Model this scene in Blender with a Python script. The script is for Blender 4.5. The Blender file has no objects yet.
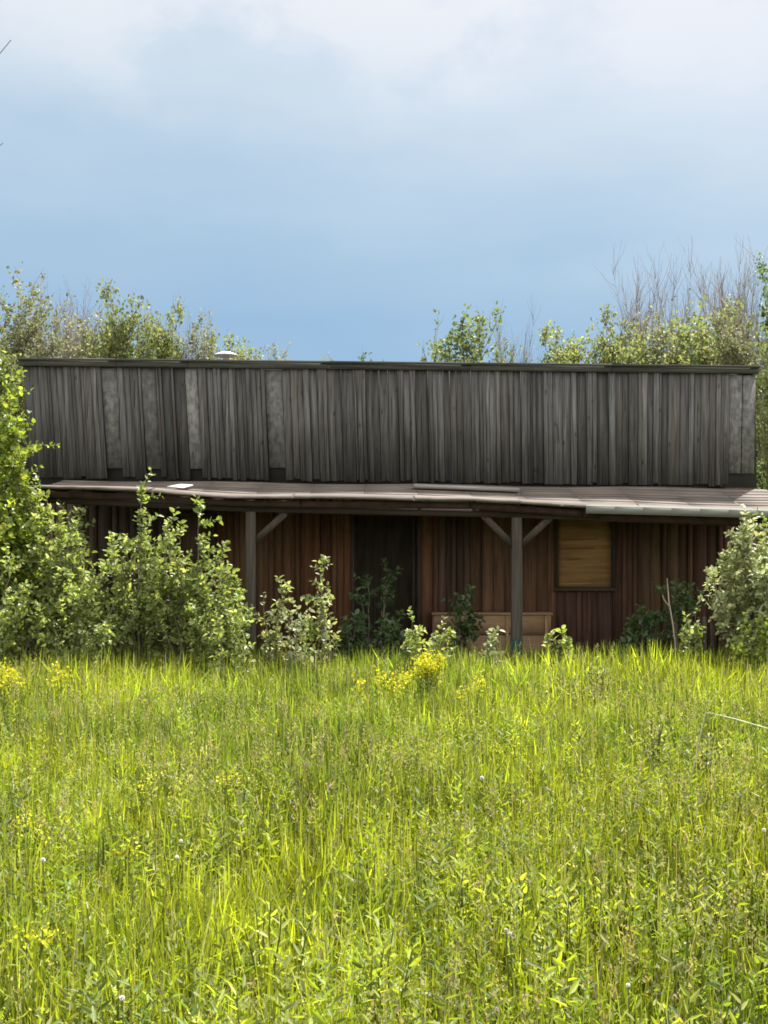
import bpy, math
import numpy as np
from mathutils import Vector, noise as mnoise

SC = bpy.context.scene
COL = SC.collection
R = math.radians
F = 1100.0; HZ = 553.0; CH = 1.65          # focal length in px, horizon row, eye height

# ------------------------------------------------------------------ camera
cd = bpy.data.cameras.new('camera'); cam = bpy.data.objects.new('camera', cd); COL.objects.link(cam)
cam.location = (0, 0, CH); cam.rotation_euler = (R(90), 0, 0)
cd.sensor_fit = 'VERTICAL'; cd.sensor_height = 36; cd.lens = 36 * F / 1024
cd.shift_y = (HZ - 512) / 1024
cd.clip_start = 0.05; cd.clip_end = 3000
SC.camera = cam
# ------------------------------------------------------------------ sun, sky, exposure
SUN_EL, SUN_AZ = 60, 35
sv = Vector((math.sin(R(SUN_AZ)) * math.cos(R(SUN_EL)), math.cos(R(SUN_AZ)) * math.cos(R(SUN_EL)), math.sin(R(SUN_EL))))
sl = bpy.data.lights.new('sun', 'SUN'); sl.energy = 5.0; sl.angle = R(0.6); sl.color = (1.0, 0.95, 0.86)
so = bpy.data.objects.new('sun', sl); COL.objects.link(so); so.rotation_euler = sv.to_track_quat('Z', 'Y').to_euler()
so.location = (10, 14, 30)
SC.view_settings.view_transform = 'Standard'; SC.view_settings.look = 'None'
SC.view_settings.exposure = 1.45; SC.view_settings.gamma = 1.0; SC.view_settings.use_curve_mapping = False
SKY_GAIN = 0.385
wd = bpy.data.worlds.new('World'); SC.world = wd; wd.use_nodes = True
nt = wd.node_tree; N = nt.nodes; L = nt.links; N.clear()
def nn(nodes, t, **k):
    n = nodes.new(t)
    for a, b in k.items(): setattr(n, a, b)
    return n
out = nn(N, 'ShaderNodeOutputWorld')
sky = nn(N, 'ShaderNodeTexSky', sky_type='NISHITA', sun_disc=False, sun_elevation=R(SUN_EL), sun_rotation=R(SUN_AZ))
bg1 = nn(N, 'ShaderNodeBackground'); bg1.inputs[1].default_value = 0.05; L.new(sky.outputs[0], bg1.inputs[0])
tc = nn(N, 'ShaderNodeTexCoord'); sp = nn(N, 'ShaderNodeSeparateXYZ'); L.new(tc.outputs['Generated'], sp.inputs[0])
mp = nn(N, 'ShaderNodeMapping'); mp.inputs['Scale'].default_value = (1.6, 1.6, 4.5); mp.inputs['Location'].default_value = (3.1, 0.4, 0.2)
L.new(tc.outputs['Generated'], mp.inputs[0])
n1 = nn(N, 'ShaderNodeTexNoise'); n1.inputs['Scale'].default_value = 1.7; n1.inputs['Detail'].default_value = 5; n1.inputs['Roughness'].default_value = 0.5
L.new(mp.outputs[0], n1.inputs[0])
def mth(nodes, links, op, a, b=None, c=None):
    m = nodes.new('ShaderNodeMath'); m.operation = op
    for i, v in enumerate((a, b, c)):
        if v is None: continue
        if isinstance(v, (int, float)): m.inputs[i].default_value = v
        else: links.new(v, m.inputs[i])
    return m.outputs[0]
d = mth(N, L, 'MULTIPLY_ADD', n1.outputs[0], 0.24, -0.12)
el = mth(N, L, 'ADD', sp.outputs[2], d); el = mth(N, L, 'ADD', el, mth(N, L, 'MULTIPLY', sp.outputs[0], .13))
rp = nn(N, 'ShaderNodeValToRGB'); L.new(el, rp.inputs[0])
stops = [(0.0, (.40, .53, .66)), (0.15, (.30, .48, .69)), (0.24, (.385, .55, .715)), (0.31, (.505, .645, .78)), (0.36, (.62, .725, .825)), (0.45, (.74, .80, .88)), (1.0, (.80, .83, .88))]
while len(rp.color_ramp.elements) < len(stops): rp.color_ramp.elements.new(0.5)
for e, (p, c) in zip(rp.color_ramp.elements, stops): e.position = p; e.color = (*c, 1)
n2 = nn(N, 'ShaderNodeTexNoise'); n2.inputs['Scale'].default_value = 5.5; n2.inputs['Detail'].default_value = 8; n2.inputs['Roughness'].default_value = 0.55
mp2 = nn(N, 'ShaderNodeMapping'); mp2.inputs['Scale'].default_value = (1, 1, 1.7); mp2.inputs['Location'].default_value = (0.35, 0, 0.1)
L.new(tc.outputs['Generated'], mp2.inputs[0]); L.new(mp2.outputs[0], n2.inputs[0])
mr = nn(N, 'ShaderNodeMapRange', interpolation_type='SMOOTHSTEP'); L.new(n2.outputs[0], mr.inputs[0]); mr.inputs[1].default_value = .46; mr.inputs[2].default_value = .58
hi = nn(N, 'ShaderNodeMapRange', interpolation_type='SMOOTHSTEP'); L.new(sp.outputs[2], hi.inputs[0]); hi.inputs[1].default_value = .33; hi.inputs[2].default_value = .46
cf = mth(N, L, 'MULTIPLY', mr.outputs[0], hi.outputs[0]); cf = mth(N, L, 'MULTIPLY', cf, 0.6)
mx = nn(N, 'ShaderNodeMix', data_type='RGBA'); L.new(cf, mx.inputs[0])
dk = nn(N, 'ShaderNodeMapRange', interpolation_type='SMOOTHSTEP'); L.new(n2.outputs[0], dk.inputs[0]); dk.inputs[1].default_value = .48; dk.inputs[2].default_value = .36; dk.inputs[4].default_value = .55
mxd = nn(N, 'ShaderNodeMix', data_type='RGBA'); L.new(mth(N, L, 'MULTIPLY', dk.outputs[0], hi.outputs[0]), mxd.inputs[0]); L.new(rp.outputs[0], mxd.inputs[6]); mxd.inputs[7].default_value = (.56, .67, .75, 1)
L.new(mxd.outputs[2], mx.inputs[6]); mx.inputs[7].default_value = (.93, .93, .94, 1)
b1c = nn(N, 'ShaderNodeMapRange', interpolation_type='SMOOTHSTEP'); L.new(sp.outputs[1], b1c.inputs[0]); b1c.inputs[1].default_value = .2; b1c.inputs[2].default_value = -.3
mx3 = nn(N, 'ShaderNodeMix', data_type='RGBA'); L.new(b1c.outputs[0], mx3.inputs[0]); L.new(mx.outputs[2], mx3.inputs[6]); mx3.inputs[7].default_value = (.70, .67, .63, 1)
bg2 = nn(N, 'ShaderNodeBackground'); 
# brightness added to the unseen sky overhead and behind the camera, lighting the shaded front
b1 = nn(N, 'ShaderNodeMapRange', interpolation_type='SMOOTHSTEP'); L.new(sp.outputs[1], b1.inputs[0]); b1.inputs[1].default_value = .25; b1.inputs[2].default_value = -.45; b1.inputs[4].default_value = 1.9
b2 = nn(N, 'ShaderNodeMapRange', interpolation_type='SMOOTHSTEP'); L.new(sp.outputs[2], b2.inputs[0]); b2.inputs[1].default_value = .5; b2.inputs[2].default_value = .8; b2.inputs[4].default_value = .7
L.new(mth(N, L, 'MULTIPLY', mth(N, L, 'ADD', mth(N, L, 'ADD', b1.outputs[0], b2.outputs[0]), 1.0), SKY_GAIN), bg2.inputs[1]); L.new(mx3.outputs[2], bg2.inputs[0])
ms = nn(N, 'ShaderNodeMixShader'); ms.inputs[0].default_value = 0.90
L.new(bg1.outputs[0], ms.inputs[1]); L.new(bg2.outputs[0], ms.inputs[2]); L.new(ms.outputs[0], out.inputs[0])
SC.cycles.max_bounces = 6; SC.cycles.transmission_bounces = 4; SC.cycles.diffuse_bounces = 4; SC.cycles.transparent_max_bounces = 4
SC.cycles.use_denoising = True; SC.cycles.filter_width = 1.7

# ------------------------------------------------------------------ helpers
def P(x, y, D):            # pixel measured in the photograph at distance D -> metres
    return ((x - 384) / F * D, D, CH + (HZ - y) / F * D)
def link(o, parent=None):
    COL.objects.link(o)
    if parent: o.parent = parent
    return o
def tag(o, label=None, cat=None, group=None, kind=None):
    if label: o['label'] = label
    if cat: o['category'] = cat
    if group: o['group'] = group
    if kind: o['kind'] = kind
    return o
def empty(name, loc, label, cat, group=None):
    o = bpy.data.objects.new(name, None); o.location = loc; o.empty_display_size = .2
    return link(tag(o, label, cat, group))
class MB:
    """collects vertices, faces and a colour per vertex; build() makes ONE mesh object"""
    def __init__(s): s.v = []; s.f = {3: [], 4: []}; s.c = []; s.n = 0
    def add(s, V, Fs, c):
        V = np.asarray(V, float).reshape(-1, 3); Fs = np.asarray(Fs, int)
        s.v.append(V); s.f[Fs.shape[1]].append(Fs + s.n)
        c = np.asarray(c, float)
        if c.ndim == 1: c = np.tile(c[:3], (len(V), 1))
        s.c.append(c); s.n += len(V)
    def box(s, x0, x1, y0, y1, z0, z1, c=(1, 1, 1), jit=0, rng=None, xo=0):
        # xo: shift of the bottom corners in x (a leaning board)
        V = np.array([(x0+xo, y0, z0), (x1+xo, y0, z0), (x1+xo, y1, z0), (x0+xo, y1, z0), (x0, y0, z1), (x1, y0, z1), (x1, y1, z1), (x0, y1, z1)], float)
        if jit: V += rng.uniform(-jit, jit, V.shape)
        s.add(V, [(0, 3, 2, 1), (4, 5, 6, 7), (0, 1, 5, 4), (1, 2, 6, 5), (2, 3, 7, 6), (3, 0, 4, 7)], c)
    def bar(s, a, b, w, h, c=(1, 1, 1)):
        a = np.array(a, float); b = np.array(b, float); t = (b-a)/np.linalg.norm(b-a)
        u = np.cross(t, (0, 1, 0)); u /= np.linalg.norm(u); v = np.cross(t, u)
        V = [p + u*su*w/2 + v*sv_*h/2 for p in (a, b) for su, sv_ in ((-1, -1), (1, -1), (1, 1), (-1, 1))]
        s.add(V, [(0, 3, 2, 1), (4, 5, 6, 7), (0, 1, 5, 4), (1, 2, 6, 5), (2, 3, 7, 6), (3, 0, 4, 7)], c)
    def tube(s, pts, rad, k=5, c=(1, 1, 1)):
        pts = np.asarray(pts, float); n = len(pts); rad = np.asarray(rad, float)
        t = np.gradient(pts, axis=0); t /= np.linalg.norm(t, axis=1)[:, None] + 1e-9
        ref = np.array((.31, .17, .2)) if abs(t[0, 2]) > .8 else np.array((0, 0, 1.))
        u = np.cross(t, ref); u /= np.linalg.norm(u, axis=1)[:, None] + 1e-9; v = np.cross(t, u)
        a = np.arange(k) * 2*math.pi/k
        V = pts[:, None] + rad[:, None, None]*(np.cos(a)[None, :, None]*u[:, None] + np.sin(a)[None, :, None]*v[:, None])
        i = np.arange(n-1)[:, None]*k; j = np.arange(k)[None]; j2 = (j+1) % k
        s.add(V.reshape(-1, 3), np.stack([i+j, i+j2, i+k+j2, i+k+j], -1).reshape(-1, 4), c)
    def build(s, name, mat, parent=None, smooth=False, me_only=False):
        V = np.concatenate(s.v).astype(np.float32); C_ = np.concatenate(s.c).astype(np.float32)
        me = bpy.data.meshes.new(name)
        t = np.concatenate(s.f[3]) if s.f[3] else np.zeros((0, 3), int); q = np.concatenate(s.f[4]) if s.f[4] else np.zeros((0, 4), int)
        li = np.concatenate([t.ravel(), q.ravel()]).astype(np.int32)
        st = np.concatenate([np.arange(len(t))*3, len(t)*3 + np.arange(len(q))*4]).astype(np.int32)
        me.vertices.add(len(V)); me.vertices.foreach_set('co', V.ravel())
        me.loops.add(len(li)); me.loops.foreach_set('vertex_index', li)
        me.polygons.add(len(st)); me.polygons.foreach_set('loop_start', st)
        me.update(calc_edges=True)
        ca = me.color_attributes.new('Col', 'FLOAT_COLOR', 'POINT')
        ca.data.foreach_set('color', np.concatenate([C_, np.ones((len(C_), 1), np.float32)], 1).ravel())
        if smooth: me.polygons.foreach_set('use_smooth', np.ones(len(st), bool))
        me.materials.append(mat)
        if me_only: return me
        return link(bpy.data.objects.new(name, me), parent)

# ------------------------------------------------------------------ materials
def mat(name):
    m = bpy.data.materials.new(name); m.use_nodes = True; m.node_tree.nodes.clear()
    return m, m.node_tree.nodes, m.node_tree.links
def mixc(N, L, mode, fac, a, b):
    m = N.new('ShaderNodeMix'); m.data_type = 'RGBA'; m.blend_type = mode
    for i, v in ((0, fac), (6, a), (7, b)):
        if isinstance(v, (int, float)): m.inputs[i].default_value = v
        elif isinstance(v, tuple): m.inputs[i].default_value = (*v[:3], 1)
        else: L.new(v, m.inputs[i])
    return m.outputs[2]
def noise(N, L, vec, scale, detail=4, rough=.55, sc=(1, 1, 1)):
    m = N.new('ShaderNodeMapping'); m.inputs['Scale'].default_value = sc; L.new(vec, m.inputs[0])
    n = N.new('ShaderNodeTexNoise'); n.inputs['Scale'].default_value = scale; n.inputs['Detail'].default_value = detail; n.inputs['Roughness'].default_value = rough
    L.new(m.outputs[0], n.inputs[0]); return n.outputs[0]
def rng_(N, L, v, a, b, c=0., d=1.):
    m = N.new('ShaderNodeMapRange'); L.new(v, m.inputs[0])
    for i, q in enumerate((a, b, c, d)): m.inputs[i+1].default_value = q
    return m.outputs[0]
def wood(name, base, axis='Z', grain=.5, stain=.5, stain_col=(.03, .028, .025), bump=.4, fine=1.0, pale=None, knots=False):
    m, N, L = mat(name)
    o = N.new('ShaderNodeOutputMaterial'); p = N.new('ShaderNodeBsdfPrincipled'); L.new(p.outputs[0], o.inputs[0])
    t = N.new('ShaderNodeTexCoord').outputs['Object']
    at = N.new('ShaderNodeAttribute'); at.attribute_name = 'Col'
    sc = {'Z': (40, 40, 1.6), 'X': (1.6, 40, 40)}[axis]
    sc2 = {'Z': (9, 9, .8), 'X': (.8, 9, 9)}[axis]
    g = noise(N, L, t, fine, 6, .65, sc); g2 = noise(N, L, t, 1, 4, .6, sc2); bl = noise(N, L, t, 2.2, 5, .6)
    c = mixc(N, L, 'MULTIPLY', 1.0, base, at.outputs['Color'])
    gm = rng_(N, L, g, .3, .7, 1-grain, 1+grain*.6)
    c = mixc(N, L, 'MULTIPLY', 1.0, c, gm)
    c = mixc(N, L, 'MIX', mth(N, L, 'MULTIPLY', rng_(N, L, g2, .5, .75), stain), c, stain_col)
    c = mixc(N, L, 'MIX', mth(N, L, 'MULTIPLY', rng_(N, L, bl, .55, .8), stain*.7), c, stain_col)
    if pale:
        pn = noise(N, L, t, 14, 6, .7, (1, 1, .7))
        c = mixc(N, L, 'MIX', mth(N, L, 'MULTIPLY', rng_(N, L, pn, .42, .62), .6), c, mixc(N, L, 'MULTIPLY', 1., pale, at.outputs['Color']))
    if knots:                                # dark knots, nail stains and pale scuffs
        mk = N.new('ShaderNodeMapping'); mk.inputs['Scale'].default_value = (6.5, 1, 2.6); L.new(t, mk.inputs[0])
        vo = N.new('ShaderNodeTexVoronoi'); vo.inputs['Scale'].default_value = 1.0; L.new(mk.outputs[0], vo.inputs[0])
        c = mixc(N, L, 'MIX', rng_(N, L, vo.outputs['Distance'], .13, .04, 0, .8), c, (.02, .019, .018))
        bn = noise(N, L, t, 3, 3, .5, (14, 1, .5))
        c = mixc(N, L, 'MULTIPLY', 1., c, rng_(N, L, bn, .35, .7, .8, 1.28))
    L.new(c, p.inputs['Base Color']); p.inputs['Roughness'].default_value = .88
    p.inputs['Specular IOR Level'].default_value = .25
    b = N.new('ShaderNodeBump'); b.inputs['Strength'].default_value = bump; b.inputs['Distance'].default_value = .006
    L.new(g, b.inputs['Height']); L.new(b.outputs[0], p.inputs['Normal'])
    return m
def leaf(name, trans=.5, tint=(1.25, 1.15, .45), gloss=.35, rough=.5, vary=.35):
    m, N, L = mat(name)
    o = N.new('ShaderNodeOutputMaterial')
    at = N.new('ShaderNodeAttribute'); at.attribute_name = 'Col'
    oi = N.new('ShaderNodeObjectInfo')
    t = N.new('ShaderNodeTexCoord').outputs['Object']
    n = noise(N, L, t, 3.0, 3, .6)
    c = mixc(N, L, 'MULTIPLY', 1., at.outputs['Color'], rng_(N, L, n, .25, .75, 1-vary, 1+vary))
    c = mixc(N, L, 'MULTIPLY', 1., c, rng_(N, L, oi.outputs['Random'], 0, 1, .85, 1.15))
    p = N.new('ShaderNodeBsdfPrincipled'); p.inputs['Roughness'].default_value = rough; p.inputs['Specular IOR Level'].default_value = gloss
    L.new(c, p.inputs['Base Color'])
    tr = N.new('ShaderNodeBsdfTranslucent'); L.new(mixc(N, L, 'MULTIPLY', 1., c, tint), tr.inputs[0])
    mx = N.new('ShaderNodeMixShader'); mx.inputs[0].default_value = trans
    L.new(p.outputs[0], mx.inputs[1]); L.new(tr.outputs[0], mx.inputs[2]); L.new(mx.outputs[0], o.inputs[0])
    return m
def plain(name, c, rough=.8, metal=0., nscale=8, amt=.3):
    m, N, L = mat(name)
    o = N.new('ShaderNodeOutputMaterial'); p = N.new('ShaderNodeBsdfPrincipled'); L.new(p.outputs[0], o.inputs[0])
    t = N.new('ShaderNodeTexCoord').outputs['Object']; n = noise(N, L, t, nscale, 6, .65)
    L.new(mixc(N, L, 'MULTIPLY', 1., c, rng_(N, L, n, .25, .75, 1-amt, 1+amt)), p.inputs['Base Color'])
    p.inputs['Roughness'].default_value = rough; p.inputs['Metallic'].default_value = metal
    return m

M = {}
M['grey'] = wood('weathered_grey_boards', (.086, .0855, .0845), grain=.6, stain=.5, knots=True, bump=.7)
M['greyx'] = wood('weathered_cap_boards', (.068, .070, .063), axis='X', grain=.5, stain=.6)
M['palestrip'] = wood('peeling_pale_paint', (.085, .085, .083), grain=.45, stain=.45, pale=(.175, .175, .17))
M['wall'] = wood('stained_wall_boards', (1.08, 1.27, 1.15), grain=.5, stain=.45, stain_col=(.025, .016, .012))
M['post'] = wood('grey_post_wood', (.068, .06, .051), grain=.5, stain=.4)
M['postgreen'] = wood('green_painted_post', (.015, .045, .035), grain=.4, stain=.4)
M['beam'] = wood('dark_beam_wood', (.042, .031, .025), axis='X', grain=.5, stain=.4)
M['ply'] = wood('sun_browned_plywood', (.345, .198, .088), axis='X', grain=.45, stain=.9, stain_col=(.15, .10, .06), fine=.5)
M['box'] = wood('tan_box_boards', (.24, .165, .10), axis='X', grain=.3, stain=.4, stain_col=(.08, .06, .035))
M['roof'] = wood('weathered_roof_boards', (.135, .118, .107), axis='X', grain=.5, stain=.7, stain_col=(.09, .065, .055))
M['flash'] = wood('green_painted_edge_board', (.135, .148, .130), axis='X', grain=.2, stain=.35, stain_col=(.16, .13, .11))
M['backing'] = plain('dark_backing', (.018, .018, .017))
M['felt'] = plain('tar_roof_felt', (.05, .05, .048))
M['white'] = plain('white_sheet_metal', (.6, .6, .59), .5, 0, 20, .1)
M['palewood'] = wood('pale_loose_board', (.22, .21, .195), axis='X', grain=.3, stain=.3)
M['floor'] = plain('dusty_floor', (.2, .18, .16))
M['bark'] = wood('grey_brown_bark', (1, 1, 1), grain=.4, stain=.4, stain_col=(.05, .045, .04))
M['leaf'] = leaf('tree_leaves', .5, (1.02, 1.1, .8), gloss=.3)
M['shrub'] = leaf('shrub_leaves', .5, (1.3, 1.3, .6), gloss=.5, rough=.42)
M['paleshrub'] = leaf('pale_shrub_leaves', .42, (1.12, 1.12, .85), gloss=.5, rough=.45)
M['grass'] = leaf('grass_blades', .5, (1.34, 1.34, .34), gloss=.32, rough=.5, vary=.35)
M['petal'] = leaf('yellow_petals', .35, (1, 1, 1), gloss=.1, vary=.1)

# ------------------------------------------------------------------ ground
def make_ground():
    m, N, L = mat('field_soil')
    o = N.new('ShaderNodeOutputMaterial'); p = N.new('ShaderNodeBsdfPrincipled'); L.new(p.outputs[0], o.inputs[0])
    t = N.new('ShaderNodeTexCoord').outputs['Object']
    a = noise(N, L, t, .35, 6, .6); b = noise(N, L, t, 9, 6, .7)
    c = mixc(N, L, 'MIX', rng_(N, L, a, .35, .65), (.045, .060, .014), (.075, .080, .022))
    c = mixc(N, L, 'MIX', rng_(N, L, b, .4, .7), c, (.035, .032, .016))
    L.new(c, p.inputs['Base Color']); p.inputs['Roughness'].default_value = 1; p.inputs['Specular IOR Level'].default_value = .1
    bm_ = N.new('ShaderNodeBump'); bm_.inputs['Distance'].default_value = .05; L.new(b, bm_.inputs['Height']); L.new(bm_.outputs[0], p.inputs['Normal'])
    n = 60; xs = np.sign(np.linspace(-1, 1, n))*np.abs(np.linspace(-1, 1, n))**2.6*900
    X, Y = np.meshgrid(xs, xs + 12)
    rr = np.hypot(X, Y-12); Z = np.where(rr > 40, (rr-40)*.004*np.sin(X*.013)*np.cos(Y*.011), 0)
    V = np.stack([X, Y, Z], -1).reshape(-1, 3)
    i = np.arange(n-1); I, J = np.meshgrid(i, i, indexing='ij'); k = (I*n+J).ravel()
    mb = MB(); mb.add(V, np.stack([k, k+1, k+n+1, k+n], 1), (1, 1, 1))
    tag(mb.build('ground', m, smooth=True), kind='structure')
make_ground()

# ------------------------------------------------------------------ building
rng = np.random.default_rng(5)
DW = 15.70                                   # distance of the wall
def topy(x): return 359 + (x-22)*8/733       # rows of the false front's top and foot, as they sag
def boty(x): return 478 + (x-22)*9/733
bld = empty('wooden_building', (0, DW+.6, 0), 'old single storey wooden building with tall grey false front and sagging porch', 'building')
def B(mb, name, m, parent=bld, **k):
    o = mb.build(name, m, parent, **k)
    off = Vector(bld.location)
    if parent is bld: o.location = -off
    return o
def PX(x, D=DW): return (x-384)/F*D
def PZ(y, D=DW): return CH + (HZ-y)/F*D

# false front: backing, grey boards, pale strips, fascia
DF = DW - .06
strips = [(101, 116, .35, 468), (141, 155, .1, 468), (185, 197, 1.0, 469), (265, 281, .4, 468), (730, 742, .75, 473), (743, 755.5, .6, 473)]
ff = MB(); x = 23.0
edges = sorted([(a, b) for a, b, _, _ in strips])
segs = []; cur = 23.0
for a, b in edges:
    segs.append((cur, a-.4)); cur = b+.4
segs.append((cur, 756.5))
def lean(x): return (8 - 10*(x-22)/735)*DF/F   # left end leans in towards its foot
tone = 1.0
for a, b in segs:
    x = a
    while x < b-1.2:
        w = rng.choice([3.2, 4.5, 6, 7.5, 9, 12], p=[.24, .24, .2, .16, .1, .06])*rng.uniform(.85, 1.15)
        if x+w > b-3: w = b-x
        tone = .5*tone + .5*rng.uniform(.75, 1.3)
        g = tone*rng.uniform(.68, 1.32); warm = rng.uniform(-.04, .05)
        dy = rng.uniform(0, .022) + (0.018 if w < 6 else 0)
        z0 = PZ(boty(x) - rng.choice([0, 0, .5, 1.2, 2.4]), DF); z1 = PZ(topy(x)+7, DF)
        X0, X1 = PX(x+.25, DF), PX(x+w-.25, DF)
        ff.box(X0, X1, DF-dy, DF+.02, z0, z1, (g*(1+warm), g, g*(1-warm)), .0025, rng, xo=lean(x))
        if rng.random() < .22 and w > 6:      # a split running down the board
            zc = rng.uniform(z0+.2, z1-.5); xc = rng.uniform(X0+.02, X1-.02)
            ff.box(xc-.003, xc+.003, DF-dy-.0035, DF-dy+.004, zc, zc+rng.uniform(.25, .8), (.12, .12, .12), xo=rng.uniform(-.02, .02))
        x += w
false_front = B(ff, 'false_front', M['grey'])
bk = MB()
bk.box(PX(23.5, DF), PX(756, DF), DF+.035, DF+.10, PZ(boty(384)+5, DF), PZ(topy(384)+3, DF), xo=.02)
o = bk.build('backing', M['backing'], false_front)
for a, b, br, yb in strips:
    mb = MB(); n = 1
    mb.box(PX(a, DF), PX(b, DF), DF-.012, DF+.02, PZ(yb+rng.uniform(-1, 1), DF), PZ(topy(a)+8.5, DF), (.75+.75*br,)*3, .002, rng, xo=lean(a))
    mb.build('pale_board', M['palestrip'], false_front)
fa = MB()
xs = [21, 118, 190, 330, 470, 610, 756.8]
for i in range(len(xs)-1):
    a, b = xs[i], xs[i+1]-.5
    za, zb = PZ(topy(a)+.9, DF), PZ(topy(b)+.9, DF)
    y0, y1 = DF-.055-rng.uniform(0, .012), DF+.02; h = .088
    V = [(PX(a), y0, za-h), (PX(b), y0, zb-h), (PX(b), y1, zb-h), (PX(a), y1, za-h), (PX(a), y0, za), (PX(b), y0, zb), (PX(b), y1, zb), (PX(a), y1, za)]
    fa.add(V, [(0, 3, 2, 1), (4, 5, 6, 7), (0, 1, 5, 4), (1, 2, 6, 5), (2, 3, 7, 6), (3, 0, 4, 7)], (rng.uniform(.8, 1.25),)*3)
fa.build('fascia_board', M['greyx'], false_front)
cp = MB()
for i in range(len(xs)-1):
    a, b = xs[i]-.3, xs[i+1]-.3
    za, zb = PZ(topy(a)+1.6, DF), PZ(topy(b)+1.6, DF); y0, y1, h = DF-.10, DF+.14, .028
    V = [(PX(a), y0, za), (PX(b), y0, zb), (PX(b), y1, zb), (PX(a), y1, za), (PX(a), y0, za+h), (PX(b), y0, zb+h), (PX(b), y1, zb+h), (PX(a), y1, za+h)]
    cp.add(V, [(0, 3, 2, 1), (4, 5, 6, 7), (0, 1, 5, 4), (1, 2, 6, 5), (2, 3, 7, 6), (3, 0, 4, 7)], (rng.uniform(.8, 1.3),)*3)
cp.build('cap_board', M['greyx'], false_front)
# bracing behind the false front, and the shed body it hides
for px_ in (60, 230, 400, 570, 735):
    br = MB(); br.bar((PX(px_), DF+1.7, 3.0), (PX(px_), DF+.12, 4.1), .08, .05)
    br.box(PX(px_)-.04, PX(px_)+.04, DF+.102, DF+.19, 2.6, 4.25); br.build('brace', M['post'], false_front)

# front wall under the porch
zones = [(22, 176, (.055, .032, .024)), (176, 246, (.075, .040, .028)), (246, 300, (.125, .055, .034)), (300, 350, (.13, .050, .030)),
         (420, 438, (.115, .050, .032)), (438, 470, (.075, .038, .032)), (470, 512, (.105, .068, .038)), (512, 552, (.115, .055, .036)),
         (556.5, 612.5, (.074, .033, .027)), (612.5, 650, (.082, .036, .028)), (650, 692, (.100, .048, .031)), (692, 758, (.082, .036, .028))]
openings = [(354, 418, 516, 999), (178, 214, 514, 572), (556.5, 612.5, 516, 589)]
wl = MB(); x = 24.0
ztop = 2.52
marks = sorted({24., 756., 354., 418., 178., 214., 556.5, 612.5, 300., 438., 470., 650., 692.})
for a, b in zip(marks[:-1], marks[1:]):
    mid = (a+b)/2
    col = next((c for p, q, c in zones if p <= mid <= q), (.075, .03, .028))
    hole = next(((t, bt) for p, q, t, bt in openings if p <= mid <= q), None)
    x = a
    while x < b-.5:
        w = rng.choice([5, 8, 11, 14])*rng.uniform(.85, 1.1)
        if x+w > b-4: w = b-x
        g = rng.uniform(.72, 1.25); h = rng.uniform(-.05, .12)
        cc = (col[0]*g, col[1]*g*(1+h), col[2]*g*(1+h*.7))
        dy = rng.uniform(0, .02) + (.016 if w < 6 else 0)
        X0, X1 = PX(x+.2), PX(x+w-.2)
        rngs = [(-.02, ztop)] if not hole else [(PZ(hole[0]), ztop)] + ([(-.02, PZ(hole[1]))] if hole[1] < 900 else [])
        for z0, z1 in rngs: wl.box(X0, X1, DW-dy, DW+.03, z0, z1, cc, .002, rng)
        x += w
front_wall = B(wl, 'front_wall', M['wall'])
bd = MB()                                    # body: side and rear walls, floor, inner lining
xl, xr, yb = PX(24), PX(756), DW+6.5
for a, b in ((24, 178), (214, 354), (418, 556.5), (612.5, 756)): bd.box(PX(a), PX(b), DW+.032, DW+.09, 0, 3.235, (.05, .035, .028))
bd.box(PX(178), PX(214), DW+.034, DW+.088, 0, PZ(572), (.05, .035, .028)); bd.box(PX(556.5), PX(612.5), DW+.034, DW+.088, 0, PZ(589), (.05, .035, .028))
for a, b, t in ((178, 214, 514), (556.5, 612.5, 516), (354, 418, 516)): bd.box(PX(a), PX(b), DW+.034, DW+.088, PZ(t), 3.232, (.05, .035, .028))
bd.box(PX(300), PX(475), DW+1.9, DW+1.96, .1, 3.12, (.17, .12, .10))   # inner partition added behind the doorway, catching daylight to lift the black opening
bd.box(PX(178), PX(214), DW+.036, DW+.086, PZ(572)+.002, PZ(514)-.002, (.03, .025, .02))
y = DW+.1
while y < yb:
    for xx in (xl, xr):
        g = rng.uniform(.6, 1.3)
        bd.box(xx-.03+rng.uniform(0, .008), xx+.03, y, y+.17, 0, 3.245-.058*(y-DW), (.10*g, .06*g, .045*g))
    y += .175
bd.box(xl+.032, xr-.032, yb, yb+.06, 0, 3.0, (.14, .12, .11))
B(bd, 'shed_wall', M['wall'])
fl = MB(); fl.box(xl+.05, xr-.05, DW+.1, yb-.02, .0, .12); B(fl, 'floor', M['floor'])
rf = MB()
V = [(xl-.2, DW+.12, 3.35), (xr+.04, DW+.12, 3.35), (xr+.04, yb+.4, 2.95), (xl-.2, yb+.4, 2.95)]
V += [(a, b, c-.10) for a, b, c in V]
rf.add(V, [(0, 1, 2, 3), (7, 6, 5, 4), (0, 4, 5, 1), (1, 5, 6, 2), (2, 6, 7, 3), (3, 7, 4, 0)], (1, 1, 1))
roofo = B(rf, 'roof', M['felt'])
# vent cap peeping over the front
vc = MB(); c = P(226, 352, DW+.9)
a_ = np.linspace(0, 2*math.pi, 13)[:-1]
pr = [(.05, -1.1), (.05, -.03), (.20, -.03), (.17, -.01), (.08, .025), (.005, .03)]
V = [(c[0]+r_*math.cos(t), c[1]+r_*math.sin(t), c[2]+z_-.03) for r_, z_ in pr for t in a_]
vc.add(V, [(i*12+j, i*12+(j+1) % 12, (i+1)*12+(j+1) % 12, (i+1)*12+j) for i in range(5) for j in range(12)], (1, 1, 1))
vc.build('vent_cap', M['white'], roofo, smooth=False)

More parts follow.
